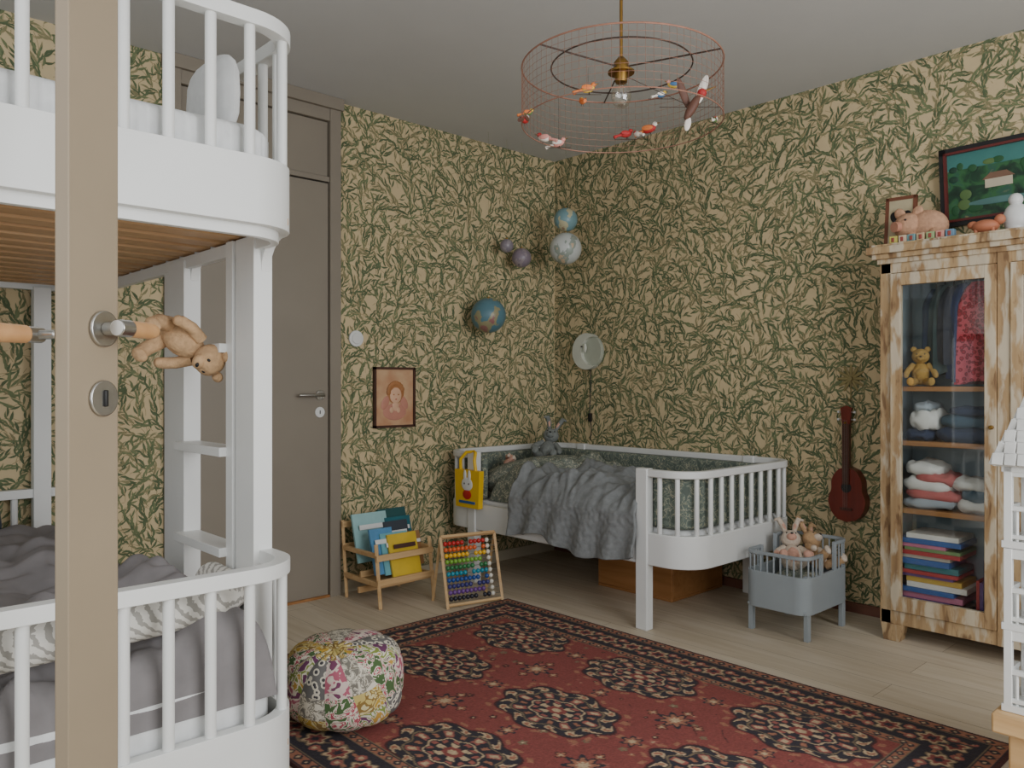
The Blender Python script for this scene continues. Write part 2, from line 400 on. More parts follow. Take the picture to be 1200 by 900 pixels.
# ------------------------------------------------------------------ bunk bed
b=B(); xa,xb,ya,yb,r=.03,1.85,-3.75,-2.77,.13
def upath(x0t,x0b,o=0,xe=xb,ytop=yb,ybot=ya,rr=r):
    return [(x0t,ytop-o)]+arc(xe-rr,ytop-rr,rr-o,90,0,10)+arc(xe-rr,ybot+rr,rr-o,0,-90,10)+[(x0b,ybot+o)]
full=upath(xa,xa,.015)
b.ribbon(full,.03,1.43,1.585,'white'); b.ribbon(upath(xa,xa,.035),.02,1.405,1.44,'white')
b.ribbon(full,.03,.10,.29,'white')
b.box((xa,ya+.03,1.43),(xa+.03,yb-.03,1.585),'white'); b.box((xa,ya+.03,.10),(xa+.03,yb-.03,.29),'white')
for zt,x0 in ((1.915,1.50),(.645,1.50)):
    zb0=1.58 if zt>1 else .28
    g=upath(x0,x0,.016); b.ribbon(g,.036,zt-.034,zt,'white')
    for y in [-2.911-.09*i for i in range(9)]: b.cyl((xb-.016,y,zb0),(xb-.016,y,zt-.03),.0125,'white',10)
    for x in (1.80,1.72,1.64,1.56):
        yy=yb-.016 if x<=1.72 else yb-.045
        b.cyl((x,yy,zb0),(x,yy,zt-.03),.0125,'white',10); yy=ya+.016 if x<=1.72 else ya+.045
        b.cyl((x,yy,zb0),(x,yy,zt-.03),.0125,'white',10)
for yy,xs in ((yb-.016,.03),(ya+.016,.03)):
    xe_=1.05 if yy>-3 else 1.5
    b.box((xs,yy-.018,1.881),(xe_,yy+.018,1.915),'white')
    n=int((xe_-xs)/.09)
    for i in range(n+1): b.cyl((xs+.02+i*(xe_-xs-.04)/n,yy,1.58),(xs+.02+i*(xe_-xs-.04)/n,yy,1.89),.0125,'white',8)
for zt,zb0 in ((1.915,1.58),(.66,.28)):
    b.box((xa,ya,zt-.034),(xa+.036,yb,zt),'white')
    for i in range(10): b.cyl((xa+.018,ya+.06+i*.095,zb0),(xa+.018,ya+.06+i*.095,zt-.02),.0125,'white',8)
b.box((xa,-2.965,.1),(xa+.045,-2.905,1.44),'white')
for yy0,yy1 in ((yb-.05,yb),(ya,ya+.05)):
    b.box((1.555,yy0,0),(1.66,yy1,1.44),'white'); b.box((1.505,yy0-.005,0),(1.545,yy1-.01,1.44),'white')
    b.box((.03,yy0,0),(.09,yy1,1.9),'white')
    b.box((1.07,yy0,0),(1.20,yy1,1.43),'white'); b.box((1.015,yy0+.01,0),(1.055,yy1,1.43),'white')
for z in (.33,.62,.885,1.16): b.box((1.19,yb-.075,z-.012),(1.51,yb-.005,z+.012),'white')
def fillet(x,sx,z,rr=.08):
    pts=[(x,yb-.03,z)]+[(x+sx*(rr-rr*math.sin(R(a))),yb-.03,z-(rr-rr*math.cos(R(a)))) for a in range(0,91,15)]
    b.prism(pts,(0,.025,0),'white')
fillet(1.66,1,1.43); fillet(1.505,-1,1.43,.06); fillet(1.02,-1,1.43); fillet(1.20,1,1.43,.06); fillet(.09,1,1.43)
b.box((.06,ya+.04,1.40),(1.8,ya+.08,1.43),'white')
for i in range(15):
    x=.12+i*.115; b.box((x,ya+.03,1.445),(x+.075,yb-.03,1.462),'slat')
    b.box((x,ya+.03,.20),(x+.075,yb-.03,.215),'slat')
b.done('bunk_bed',.004)
def mattress(name,x0,x1,y0,y1,z0,z1,rr,m,ribs=True):
    b=B(); path=arc(x1-rr,y1-rr,rr,90,0,8)+arc(x1-rr,y0+rr,rr,0,-90,8)+arc(x0+.04,y0+.04,.04,-90,-180,4)+arc(x0+.04,y1-.04,.04,180,90,4)
    fine=resample(path+[path[0]],.005); cx,cy=(x0+x1)/2,(y0+y1)/2
    N=len(fine)
    prof=[(0,z0,.985),(0,z0+.01,1),]+[(0,z0+.01+(z1-z0-.03)*k/6,1) for k in range(1,7)]+[(0,z1-.010,.992),(0,z1-.003,.98),(0,z1,.96),(0,z1,.5)]
    vs=[]
    for _,z,sc in prof:
        for i,(x,y) in enumerate(fine):
            k=(1+.0022*math.sin(i*2*math.pi/4.0)) if ribs and sc>=.99 else 1
            vs.append((cx+(x-cx)*sc*k,cy+(y-cy)*sc*k,z+(.004*nz(x*6,y*6,z) if sc>.95 else 0)))
    fs=[(a*N+i,a*N+(i+1)%N,(a+1)*N+(i+1)%N,(a+1)*N+i) for a in range(len(prof)-1) for i in range(N)]
    fs.append(tuple(range(N))[::-1]); fs.append(tuple((len(prof)-1)*N+i for i in range(N)))
    b.add(vs,fs,m); return b.done(name,sharp=70)
mattress('bunk_mattress',.07,1.805,-3.705,-2.815,1.468,1.67,.10,'sheet')
mattress('bunk_mattress',.07,1.805,-3.705,-2.815,.22,.40,.10,'sheet',False)
b=B(); b.ell((1.60,-2.90,1.772),(.13,.035,.10),'sheet',fn=lambda x,y,z:(math.copysign(abs(x)**.6,x),y,math.copysign(abs(z)**.6,z))); b.done('pillow')
def mound(b,x0,x1,y0,y1,zb,zf,n,m_,mt,p=8):
    def fn(u,v):
        e=(1-abs(2*u-1)**p)*(1-abs(2*v-1)**p); x=x0+(x1-x0)*u; y=y0+(y1-y0)*v
        e=max(0,e)**.5
        return (x,y,zb+(zf(x,y)-zb)*e)
    b.grid(fn,n,m_,mt)
def fold_(x,y):
    a=nz(x*3.2+1.5*nz(y*2,x*2,4),y*2.6,3); return .05*(1-abs(a)*2.2)**2*.6
def wr(x,y,s=1): return s*(.018*abs(nz(x*7,y*5,1))*2+.012*nz(x*16+3*nz(y*4,x*3),y*13,5)+.03*nz(x*2.5,y*3,9)+fold_(x,y)*.8)
b=B(); mound(b,.10,1.50,-3.69,-2.88,.401,lambda x,y:.475+1.4*wr(x,y)+(.05 if x<.9 else .05*max(0,1-(x-.9)/.2)),120,80,'greyd')
mound(b,1.20,1.808,-3.45,-2.830,.33,lambda x,y:.47+1.3*wr(x*1.3,y*1.3)+.07*math.exp(-((y+2.95)/.12)**2),90,80,'greyd',14)
b.done('grey_duvet',sharp=80)
def zig():
    m,nt,bb=base('zigzag_fabric'); v=coords(nt,(1,1,1),(0,0,0)); w=nt.nodes.new('ShaderNodeTexWave'); w.inputs['Scale'].default_value=22; w.bands_direction='DIAGONAL'
    w.wave_profile='TRI'; w.inputs['Distortion'].default_value=3; w.inputs['Detail Scale'].default_value=3
    nt.links.new(v,w.inputs['Vector']); c=ramp(nt,w.outputs['Fac'],[(.0,lin((160,157,150))),(.40,lin((216,213,205)))],True); nt.links.new(c,bb.inputs['Base Color']); bb.inputs['Roughness'].default_value=.95; return m
M['zig']=zig()
b=B(); pth=[(1.73,-3.68,.53),(1.745,-3.4,.54),(1.745,-3.1,.55),(1.73,-2.95,.555),(1.66,-2.87,.555),(1.5,-2.86,.555)]
b.tube(pth,[.042]*6,'zig',16); b.ell(pth[0],.042,'zig'); b.ell(pth[-1],.042,'zig'); b.done('bolster_cushion',sharp=60)
b=B(); b.ell((.24,-3.30,.56),(.09,.20,.10),mc('navy_cushion',(62,72,86)),fn=lambda x,y,z:(x,math.copysign(abs(y)**.6,y),math.copysign(abs(z)**.6,z))); b.done('cushion')

# ------------------------------------------------------------------ foreground door stile with lever handles
b=B()
P=[(2.436,-3.447),(2.453,-3.436),(2.410,-3.365),(2.347,-3.346),(2.368,-3.4305)]
b.prism([(x,y,0) for x,y in P],(0,0,2.495),'tan')
n=Vector((.856,.516,0)); d=Vector((-.516,.856,0)); c=Vector((2.424,-3.3885,1.138))
b.cyl(c,c+n*.006,.024,'steel',24); b.cyl(c+n*.006,c+n*.034,.009,'steel'); 
b.tube([c+n*.034-d*.012,c+n*.034+d*.012],[.0115,.0115],'steel',14); b.tube([c+n*.034+d*.010,c+n*.032+d*.05,c+n*.03+d*.062],[.011,.0118,.009],'handlewood',14)
k=c-Vector((0,0,.092)); b.cyl(k,k+n*.005,.024,'steel',24); b.cbox(k+n*.0055,(.006,.006,.022),'black',(0,0,math.atan2(n.y,n.x)))
q=Vector((2.432,-3.444,1.128)); b.cyl(q,q-n*.035,.006,'steel'); b.tube([q-n*.035+d*.01,q-n*.035-d*.015],[.0105,.0105],'steel',14)
b.tube([q-n*.035-d*.013,q-n*.037-d*.075],[.0115,.0125],'handlewood',14)
b.done('door_2',.0015)

# ------------------------------------------------------------------ junior bed
b=B(); ax,bx,ay,by,r=.035,1.685,-.945,-.035,.15
def jpath(o,xs=.28,xe=1.43):
    return [(xs,ay+o)]+arc(ax+r,ay+r,r-o,-90,-180,8)+arc(ax+r,by-r,r-o,180,90,8)+arc(bx-r,by-r,r-o,90,0,8)+arc(bx-r,ay+r,r-o,0,-90,8)+[(xe,ay+o)]
b.ribbon(jpath(.016),.034,.665,.697,'white')
full=jpath(.014)+[(.30,ay+.014)]
b.ribbon(full,.028,.285,.425,'white')
for p in resample(jpath(.016),.082): 
    b.cyl((p[0],p[1],.42),(p[0],p[1],.67),.0115,'white',8)
for x in (.26,1.40):
    for y0_ in (ay-.006,by-.04):
        b.box((x,y0_,0),(x+.062,y0_+.046,.70),'white')
for i in range(11): b.box((.1+i*.135,ay+.03,.305),(.17+i*.135,by-.03,.32),'pine')
b.done('junior_bed',.005)
mattress('bed_mattress',.078,1.642,-.902,-.078,.326,.44,.12,'sheet',False)
b=B(); b.ribbon(jpath(.062,.34,1.36),.036,.445,.668,'bumper'); b.done('bed_bumper',.012)
b=B(); b.ell((.36,-.52,.550),(.22,.33,.095),'floralp',rot=(0,-.25,0),seg=24,rings=14,fn=lambda x,y,z:(math.copysign(abs(x)**.65,x),math.copysign(abs(y)**.65,y),z)); b.done('pillow')
b=B()
def q1(u,v):
    x=.36+1.10*u; 
    y=-.13-.76*v; z=.535+1.5*wr(x*1.4,y*1.3)-.03*(u-.5)+.07*math.exp(-((x-.55)/.12)**2)
    e=(1-abs(2*u-1)**10)*(1-abs(2*v-1)**12)
    return (x,y,.442+(z-.442)*max(0,e)**.5)
b.grid(q1,100,70,'floralp'); b.done('floral_duvet',sharp=80)
b=B()
def q2(u,v):
    x=.62+.80*u+.02*nz(v*4,u*2); L=1.05*v; yf=-.965
    bot=.30+.03*math.sin(u*7)+.02*nz(u*6,2)
    if L<.66:
        y=-.30-L; z=.575+1.25*wr(x*1.4,y*1.3)+.008*nz(x*30,y*26,2)+.015*math.sin(u*3)
        z=max(z,.552+1.5*wr(x*1.4,y*1.3)-.03*((x-.36)/1.10-.5)+.07*math.exp(-((x-.55)/.12)**2))
        if L>.56: z-= .06*((L-.56)/.10)**2*1.4
        y=max(y,yf)
    else:
        t=(L-.66)/.39; y=yf-.014*math.sin(u*31+t*2)*t**.5-.014-.01*t-.004*nz(u*40,t*9,3); z=.50+(bot-.50)*t
    if L<.12: z=z-.01*(1-L/.12)
    return (x,y,z)
b.grid(q2,130,120,'greyq'); o=b.done('grey_quilt',sharp=80); sm=o.modifiers.new('s','SOLIDIFY'); sm.thickness=.012; sm.offset=1
b=B(); x0,x1,y0_,y1_=.80,1.27,-.50,-.05
b.box((x0,y0_,.0),(x1,y1_,.015),'boxwood'); b.box((x0,y0_,.015),(x1,y0_+.018,.21),'boxwood'); b.box((x0,y1_-.018,.015),(x1,y1_,.21),'boxwood')
b.box((x0,y0_+.018,.015),(x0+.018,y1_-.018,.21),'boxwood'); b.box((x1-.018,y0_+.018,.015),(x1,y1_-.018,.21),'boxwood'); b.box((x0+.018,y0_+.018,.12),(x1-.018,y1_-.018,.13),'boxwood')
b.done('wooden_storage_box',.003)
b=B(); yb_=-.986; o_=.105
pts=[(.10+o_,.405),(.285+o_,.405),(.295+o_,.605),(.09+o_,.605)]
b.prism([(x,yb_,z) for x,z in pts],(0,.032,0),'yellow')
b.tube([(.13+o_,yb_+.01,.60),(.135+o_,yb_+.005,.66),(.16+o_,yb_+.025,.698),(.20+o_,yb_+.045,.702),(.235+o_,yb_+.025,.698),(.25+o_,yb_+.005,.66),(.255+o_,yb_+.01,.60)],.009,'yellow',8)
fx=.195+o_
b.ell((fx,yb_-.001,.530),(.046,.004,.036),'white'); 
for d_ in(-1,1): b.ell((fx+d_*.018,yb_-.001,.576),(.012,.004,.030),'white'); b.ell((fx+d_*.018,yb_-.005,.533),(.004,.002,.005),'black')
b.ell((fx,yb_-.001,.475),(.036,.004,.026),'red'); b.cbox((fx,yb_-.001,.434),(.13,.003,.014),mc('bag_blue',(40,90,150)))
b.done('yellow_tote_bag',.003)

# ------------------------------------------------------------------ plush toys
def plush(name,loc,rot,s,body,light,kind='bear',mx=None):
    b=B(); b.M=Matrix.Translation(loc)@(mx.to_4x4() if mx else Euler(rot).to_matrix().to_4x4())@Matrix.Scale(s,4)
    b.ell((0,0,.26),(.17,.15,.24),body); b.ell((0,-.06,.25),(.12,.11,.17),light)
    b.ell((0,-.02,.62),(.17,.155,.155),body); b.ell((0,-.15,.58),(.085,.075,.065),light)
    b.ell((0,-.222,.605),(.026,.018,.018),'black')
    for d in(-1,1):
        b.ell((d*.07,-.145,.66),(.018,.014,.02),'black')
        if kind=='bear': b.ell((d*.13,0,.76),(.06,.035,.06),body); b.ell((d*.13,-.022,.76),(.038,.02,.038),light)
        else:
            b.tube([(d*.06,0,.72),(d*.10,.0,.90),(d*.17,-.02,1.04),(d*.24,-.05,1.0)],[.035,.05,.05,.022],body,10)
            b.ell((d*.10,-.04,.90),(.025,.012,.10),'plushpink',rot=(0,d*.3,0))
        b.tube([(d*.13,0,.44),(d*.23,-.07,.33),(d*.27,-.15,.24),(d*.27,-.17,.22)],[.065,.06,.06,.045],body,10); b.ell((d*.27,-.17,.22),.055,light)
        b.tube([(d*.10,-.05,.10),(d*.17,-.22,.07),(d*.19,-.34,.08)],[.085,.075,.07],body,10); b.ell((d*.19,-.36,.095),(.07,.05,.085),light)
    return b.done(name,sharp=70)
Zv=Vector((.62,.66,-.62)).normalized(); Fv=Vector((.66,-.60,-.45)); Yv=-(Fv-Zv*Fv.dot(Zv)).normalized(); Xv=Yv.cross(Zv)
mxx=Matrix((Xv,Yv,Zv)).transposed()
plush('teddy_bear',Vector((1.43,-2.885,1.165))-Zv*.10,None,.26,'plushbeige','plushbeige',mx=mxx)
plush('stuffed_rabbit',(.32,-.42,.61),(R(-30),R(10),R(35)),.28,'plushgrey','plushgrey','bunny')
plush('stuffed_toy',(.30,-.70,.60),(R(-50),R(60),R(70)),.17,'plushpink','plushwhite','bear')

# ------------------------------------------------------------------ doll bed
b=B(); ax,bx,ay,by,r=1.735,2.01,-.61,-.225,.05
rect=arc(bx-r,by-r,r,90,0,6)+arc(bx-r,ay+r,r,0,-90,6)+arc(ax+r,ay+r,r,-90,-180,6)+arc(ax+r,by-r,r,180,90,6)
b.ribbon(rect,.014,.11,.265,'dollblue',True); b.box((ax+.005,ay+.005,.112),(bx-.005,by-.005,.124),'dollblue')
for x in (ax+.0,bx-.022):
    for y in (ay+.02,by-.045): b.prism([(x,y,0),(x+.020,y,0),(x+.022,y+.024,0),(x,y+.024,0)],(0,0,.27),'dollblue')
for yy,sgn,h in ((ay,1,.35),(by,-1,.385)):
    a0=[(ax,yy+sgn*.13)]+(arc(ax+r,ay+r,r,180,270,6)+arc(bx-r,ay+r,r,270,360,6) if sgn>0 else arc(ax+r,by-r,r,180,90,6)+arc(bx-r,by-r,r,90,0,6))+[(bx,yy+sgn*.13)]
    b.ribbon(a0,.014,h-.014,h,'dollblue')
    for p in resample(a0,.030): b.cyl((p[0],p[1],.26),(p[0],p[1],h-.01),.0045,'dollblue',6)
    for x in(ax,bx): b.cbox((x,yy+sgn*.13,(.26+h)/2),(.016,.016,h-.26),'dollblue')
b.done('doll_bed',.002)
b=B(); mound(b,ax+.012,bx-.012,ay+.012,by-.012,.128,lambda x,y:.235+.03*nz(x*12,y*12),24,24,'floralp'); b.done('doll_blanket',sharp=80)
plush('stuffed_rabbit',(1.86,-.42,.245),(R(-45),0,R(35)),.26,'plushwhite','plushpink','bunny')
plush('stuffed_rabbit',(1.94,-.33,.25),(R(-45),R(25),R(70)),.26,'plushbeige','plushwhite','bunny')

# ------------------------------------------------------------------ pouf
W_=(216,209,192)
M['pouf_a']=noisepat('pouf_a',[(0,(110,60,96)),(.44,W_),(.50,(132,146,70)),(.57,W_),(.64,(190,150,70))],20,1.5)
M['pouf_b']=noisepat('pouf_b',[(0,(186,150,60)),(.44,(210,198,150)),(.50,(140,112,60)),(.56,(200,180,110))],20,1.2)
M['pouf_c']=pattern('pouf_c',[(0,(70,68,72)),(.24,W_),(.46,(110,108,106))],44,.95,.0)
M['pouf_d']=noisepat('pouf_d',[(0,(76,102,60)),(.46,W_),(.52,(176,80,94)),(.575,W_),(.64,(76,106,70))],24,1.8)
M['pouf_e']=noisepat('pouf_e',[(0,(176,96,114)),(.45,(216,194,186)),(.54,W_),(.60,(120,66,96))],22,1.5)
M['pouf_f']=noisepat('pouf_f',[(0,(124,120,110)),(.45,W_),(.50,(134,128,114)),(.56,W_)],34,1.5)
b=B()
def pf(x,y,z):
    a=math.atan2(y,x); g=1-.03*abs(math.cos(a*6))**8
    return (x*g,y*g,z*g)
def pmat(c):
    a=(math.atan2(c.y,c.x)/(2*math.pi)*12)%12; g=int(a)
    if abs(c.z)>.955: return 'pouf_b'
    band=0 if c.z>.5 else (1 if c.z>0 else 2)
    return ['pouf_a','pouf_f','pouf_d','pouf_e','pouf_b','pouf_c','pouf_d'][(g*5+band*3)%7]
b.ell((0,0,0),(1,1,1),pmat,rot=(R(28),0,R(40)),seg=60,rings=32,fn=pf)
nv=[]
for x,y,z in b.v:
    L_=math.sqrt(x*x+y*y+z*z); x,y,z=x/L_,y/L_,z/L_; rho=math.hypot(x,y); k=1/((rho**3.5+abs(z)**3.5)**(1/3.5))
    nv.append((1.375+x*k*L_*.184,-2.385+y*k*L_*.184,.140+z*k*L_*.128))
b.v=nv
b.done('patchwork_pouf',sharp=60)

# ------------------------------------------------------------------ book rack
b=B()
for y in (-1.60,-1.285):
    b.tube([(.10,y,.0),(.06,y,.38)],.011,'pine',4); b.tube([(.40,y,0),(.36,y,.30)],.012,'pine',4)
    b.box((.085,y-.009,.10),(.38,y+.009,.125),'pine'); b.box((.07,y-.009,.235),(.37,y+.009,.258),'pine')
for x,z in ((.385,.12),(.375,.235),(.075,.25),(.07,.36),(.24,.14),(.22,.06)): b.box((x-.008,-1.61,z-.015),(x+.008,-1.275,z+.015),'pine')
b.box((.10,-1.60,.095),(.38,-1.285,.105),'pine')
b.done('wooden_book_rack',.003)
b=B()
bk=[(.30,-1.52,.25,.13,.22,(84,140,180)),(.315,-1.455,.235,.16,.20,(110,170,180)),(.335,-1.42,.225,.17,.21,(210,178,54)),(.17,-1.50,.30,.20,.24,(150,190,190)),(.15,-1.35,.30,.17,.25,(40,84,84)),(.185,-1.34,.285,.15,.2,(34,100,110)),(.21,-1.37,.27,.14,.2,(60,66,74)),(.30,-1.33,.24,.08,.17,(150,110,70))]
for i,(x,y,z,w,h,c) in enumerate(bk):
    mm=mc('book_%d'%i,c,.4); b.cbox((x,y,z),(.012,w,h),mm,(0,R(-16),0)); b.cbox((x+.0066,y,z+h*.22),(.002,w*.75,h*.10),'white' if i!=2 else mc('ink',(70,40,30)),(0,R(-16),0))
    b.cbox((x+.008,y,z-h*.12),(.002,w*.4,h*.25),mc('bk_pic%d'%(i%3),[(200,90,50),(60,120,80),(230,220,190)][i%3]),(0,R(-16),0))
b.done('picture_books')
b=B(); p0=Vector((.53,-1.345,0)); p1=Vector((.60,-1.06,0)); dv=(p1-p0); nn=Vector((dv.y,-dv.x,0)).normalized()
for p in (p0,p1):
    b.tube([p+nn*-.09,p+Vector((0,0,.325))],.009,'pine',4); b.tube([p+nn*.09,p+Vector((0,0,.325))],.009,'pine',4)
b.tube([p0+Vector((0,0,.325)),p1+Vector((0,0,.325))],.010,'pine',4); b.tube([p0+nn*.085+Vector((0,0,.015)),p1+nn*.085+Vector((0,0,.015))],.008,'pine',4)
cs=[(190,40,40),(220,100,50),(230,180,40),(120,170,60),(50,120,70),(40,140,160),(40,80,150),(60,60,120),(110,70,140),(40,40,50)]
sgn=1
for i in range(10):
    t=.10+.085*i; off=nn*(sgn*.09*(t)); z=.325*(1-t)
    a=p0+off+Vector((0,0,z)); e=p1+off+Vector((0,0,z)); b.cyl(a,e,.0018,'steel',5)
    mm=mc('bead_%d'%i,cs[i],.35)
    for k in range(10):
        f=.07+.075*k+(.09 if k>(4+(i*3)%5) else 0); b.ell(a+(e-a)*f,(.011,.011,.012),mm if k%10!=9 else mc('bead_w',(225,220,205),.35),seg=8,rings=6)
b.done('bead_abacus')

# ------------------------------------------------------------------ wardrobe
b=B(); wx0,wx1,fy,wt=2.185,3.105,-.30,1.60
W='rustic'
b.box((wx0,fy+.02,.09),(wx0+.025,-.02,wt),W); b.box((wx1-.025,fy+.02,.09),(wx1,-.02,wt),W)
b.box((wx0+.025,-.035,.09),(wx1-.025,-.02,wt),'cabin'); b.box((wx0+.0251,fy+.03,.11),(wx0+.029,-.036,wt-.03),'cabin'); b.box((wx0,fy+.02,.07),(wx1,-.02,.11),W); b.box((wx0,fy+.02,wt-.03),(wx1,-.02,wt),W)
b.box((2.632,fy+.03,.11),(2.652,-.035,wt-.03),'cabin')
b.box((wx0-.004,fy,.07),(wx0+.04,fy+.022,wt-.02),W); b.box((wx1-.04,fy,.07),(wx1+.004,fy+.022,wt-.02),W); b.box((2.618,fy-.004,.07),(2.662,fy+.022,wt-.02),W)
b.box((wx0,fy,.07),(wx1,fy+.022,.125),W); b.box((wx0,fy,wt-.075),(wx1,fy+.022,wt-.01),W)
for o,z0_,z1_ in ((.012,1.565,1.585),(.028,1.585,1.605),(.045,1.605,1.635),(.035,1.635,1.645)): b.box((wx0-o,fy-o,z0_),(wx1+o,-.012,z1_),W)
for x in (wx0,wx1-.09):
    b.prism([(x,fy-.005,.07),(x+.09,fy-.005,.07),(x+.075,fy-.005,0),(x+.012,fy-.005,0)],(0,.06,0),W); b.box((x,-.08,0),(x+.09,-.02,.07),W)
for dx0,dx1 in ((wx0+.042,2.616),(2.664,wx1-.042)):
    z0_,z1_=.128,1.522; w=.040
    b.box((dx0,fy-.012,z0_),(dx0+w,fy+.014,z1_),W); b.box((dx1-w,fy-.012,z0_),(dx1,fy+.014,z1_),W)
    b.box((dx0+w,fy-.012,z0_),(dx1-w,fy+.014,z0_+.06),W); b.box((dx0+w,fy-.012,z1_-.05),(dx1-w,fy+.014,z1_),W)
    b.box((dx0+w-.006,fy-.002,z0_+.05),(dx1-w+.006,fy+.001,z1_-.04),'glass')
for z in (.55,.83,1.055):
    b.box((wx0+.025,fy+.03,z-.02),(2.632,-.035,z),'boxwood'); b.box((2.652,fy+.03,z-.02),(wx1-.025,-.035,z),'boxwood')
b.cyl((wx0+.025,-.16,1.50),(2.632,-.16,1.50),.008,'darkmetal')
b.cyl((2.602,fy-.012,.9),(2.602,fy-.03,.9),.008,'brass')
b.done('display_wardrobe',.003)
b=B()
def garment(x,w,z0_,z1_,mt,y=-.16,rz=0):
    N=28; vs=[]; K=14
    for k in range(K+1):
        t=k/K; z=z1_+(z0_-z1_)*t; ww=w*(.35+.65*min(1,t*4)**.6)/2; dd=.03+.025*t
        for i in range(N):
            a=2*math.pi*i/N; f=1+.16*math.sin(a*7+t*2)*t**.5; px=ww*math.cos(a)*f; py=dd*math.sin(a)*f
            vs.append((x+px*math.cos(rz)-py*math.sin(rz),y+px*math.sin(rz)+py*math.cos(rz),z+.008*math.sin(a*3)*t))
    fs=[(k*N+i,k*N+(i+1)%N,(k+1)*N+(i+1)%N,(k+1)*N+i) for k in range(K) for i in range(N)]+[tuple(range(N)),tuple(K*N+i for i in range(N))]
    b.add(vs,fs,mt); b.tube([(x,y,z1_),(x,y,z1_+.02),(x+.008,y,z1_+.03),(x,y,1.512)],.002,'darkmetal',5)
M['pinkplaid']=pattern('red_plaid',[(0,(170,26,44)),(.3,(130,20,34)),(.5,(200,80,90))],60)
garment(2.35,.10,1.17,1.46,mc('navy_cloth',(56,68,88),.9),-.15,.4); garment(2.39,.12,1.11,1.47,mc('green_cloth',(56,72,72),.9),-.17,.8); garment(2.43,.12,1.15,1.46,mc('char_cloth',(46,48,58),.9),-.19,.9)
garment(2.47,.12,1.08,1.47,mc('navy2_cloth',(44,56,92),.9),-.19,.9); garment(2.53,.17,1.07,1.47,'pinkplaid',-.205,.25)
garment(2.8,.16,1.09,1.47,mc('rose_cloth',(170,110,100),.9)); garment(2.95,.14,1.09,1.47,mc('navy3_cloth',(44,52,64),.9))
b.done('hanging_clothes',sharp=60)
plush('teddy_bear',(2.315,-.225,1.056),(0,0,R(20)),.20,'plushyel','plushyel')
b=B()
def fold(x0,x1,z,h,mt,y0=-.255,y1=-.07):
    sd=x0*37+z*11
    b.ell(((x0+x1)/2,(y0+y1)/2,z+h/2),((x1-x0)/2,(y1-y0)/2,h/2),mt,seg=36,rings=14,rot=(0,.06*math.sin(sd*5),0),fn=lambda x,y,q:(math.copysign(abs(x)**.6,x)*(1+.16*nz(x*2,y*3,sd)),math.copysign(abs(y)**.55,y),math.copysign(abs(q)**.75,q)*(1+.7*nz(x*3+sd,y*3,7))))
w1=mc('cloth_white',(222,219,212),.95); w2=mc('cloth_navy',(46,56,80),.95); w3=mc('cloth_pink',(190,104,100),.95); w4=mc('cloth_grey',(160,168,174),.95); w5=mc('cloth_teal',(64,88,102),.95)
fold(2.25,2.37,.83,.05,w2); fold(2.37,2.61,.83,.06,w2); fold(2.39,2.60,.885,.055,w5); fold(2.42,2.59,.935,.04,w2); fold(2.27,2.39,.875,.085,w1); fold(2.29,2.36,.95,.04,w4)
for i,(x0,x1,h,mm) in enumerate(((2.24,2.46,.05,w4),(2.25,2.48,.05,w3),(2.24,2.44,.06,w1),(2.29,2.46,.05,w3),(2.25,2.40,.055,w1))): fold(x0,x1,.55+i*.034,h,mm)
for i,(x0,x1,h,mm) in enumerate(((2.45,2.62,.06,w1),(2.47,2.61,.06,w5),(2.43,2.60,.055,w1))): fold(x0,x1,.55+i*.042,h,mm)
for i in range(3): fold(2.70,2.95,.55+i*.05,.05,[w1,w4,w3][i]); fold(2.70,2.98,.83+i*.05,.05,[w4,w2,w1][i])
b.done('folded_clothes',sharp=70)
b=B(); z=.111; rb=random.Random(4)
pal=[(60,100,160),(210,200,180),(176,66,66),(60,130,132),(206,170,80),(110,80,136),(196,120,144),(230,225,215),(60,70,100),(120,146,96)]
i=0
while z<.44:
    h=rb.uniform(.010,.024); w=rb.uniform(.17,.24); x=2.24+rb.uniform(0,.03); b.box((x,-.262+rb.uniform(-.005,.02),z),(x+w,-.07,z+h-.001),mc('bookstack_%d'%((i*7)%10),pal[(i*7)%10],.5)); z+=h; i+=rb.randint(1,3)
x=2.53; i=0
while x<2.615: w=rb.uniform(.01,.018); b.box((x,-.25,.111),(x+w-.001,-.08,.111+rb.uniform(.16,.27)),mc('bookstack_%d'%((i*3+2)%10),pal[(i*3+2)%10],.5)); x+=w; i+=1
z=.111
while z<.38: h=rb.uniform(.015,.03); b.box((2.72,-.25,z),(2.72+rb.uniform(.2,.26),-.07,z+h-.001),mc('bookstack_%d'%rb.randrange(10),pal[1],.5)); z+=h
b.done('book_stack')
T=1.646
def paintm():
    m,nt,bb=base('naive_landscape_painting'); v=coords(nt,(1,1,1)); f=noiseN(nt,v,14,6,.8)
    c=ramp(nt,f,[(.30,lin((12,28,20))),(.45,lin((24,62,40))),(.55,lin((50,100,56))),(.64,lin((40,84,70))),(.72,lin((130,130,84)))])
    nt.links.new(c,bb.inputs['Base Color']); bb.inputs['Roughness'].default_value=.35; return m
M['landscape']=paintm(); mc('frame_red',(96,34,30),.4)
b=B(); x0,x1,z0_,z1_=2.33,2.93,1.735,2.065
b.M=Matrix.Translation((x0,-.004,z0_))@Euler((R(3),R(-1),0)).to_matrix().to_4x4()@Matrix.Translation((-x0,.02,-z0_))
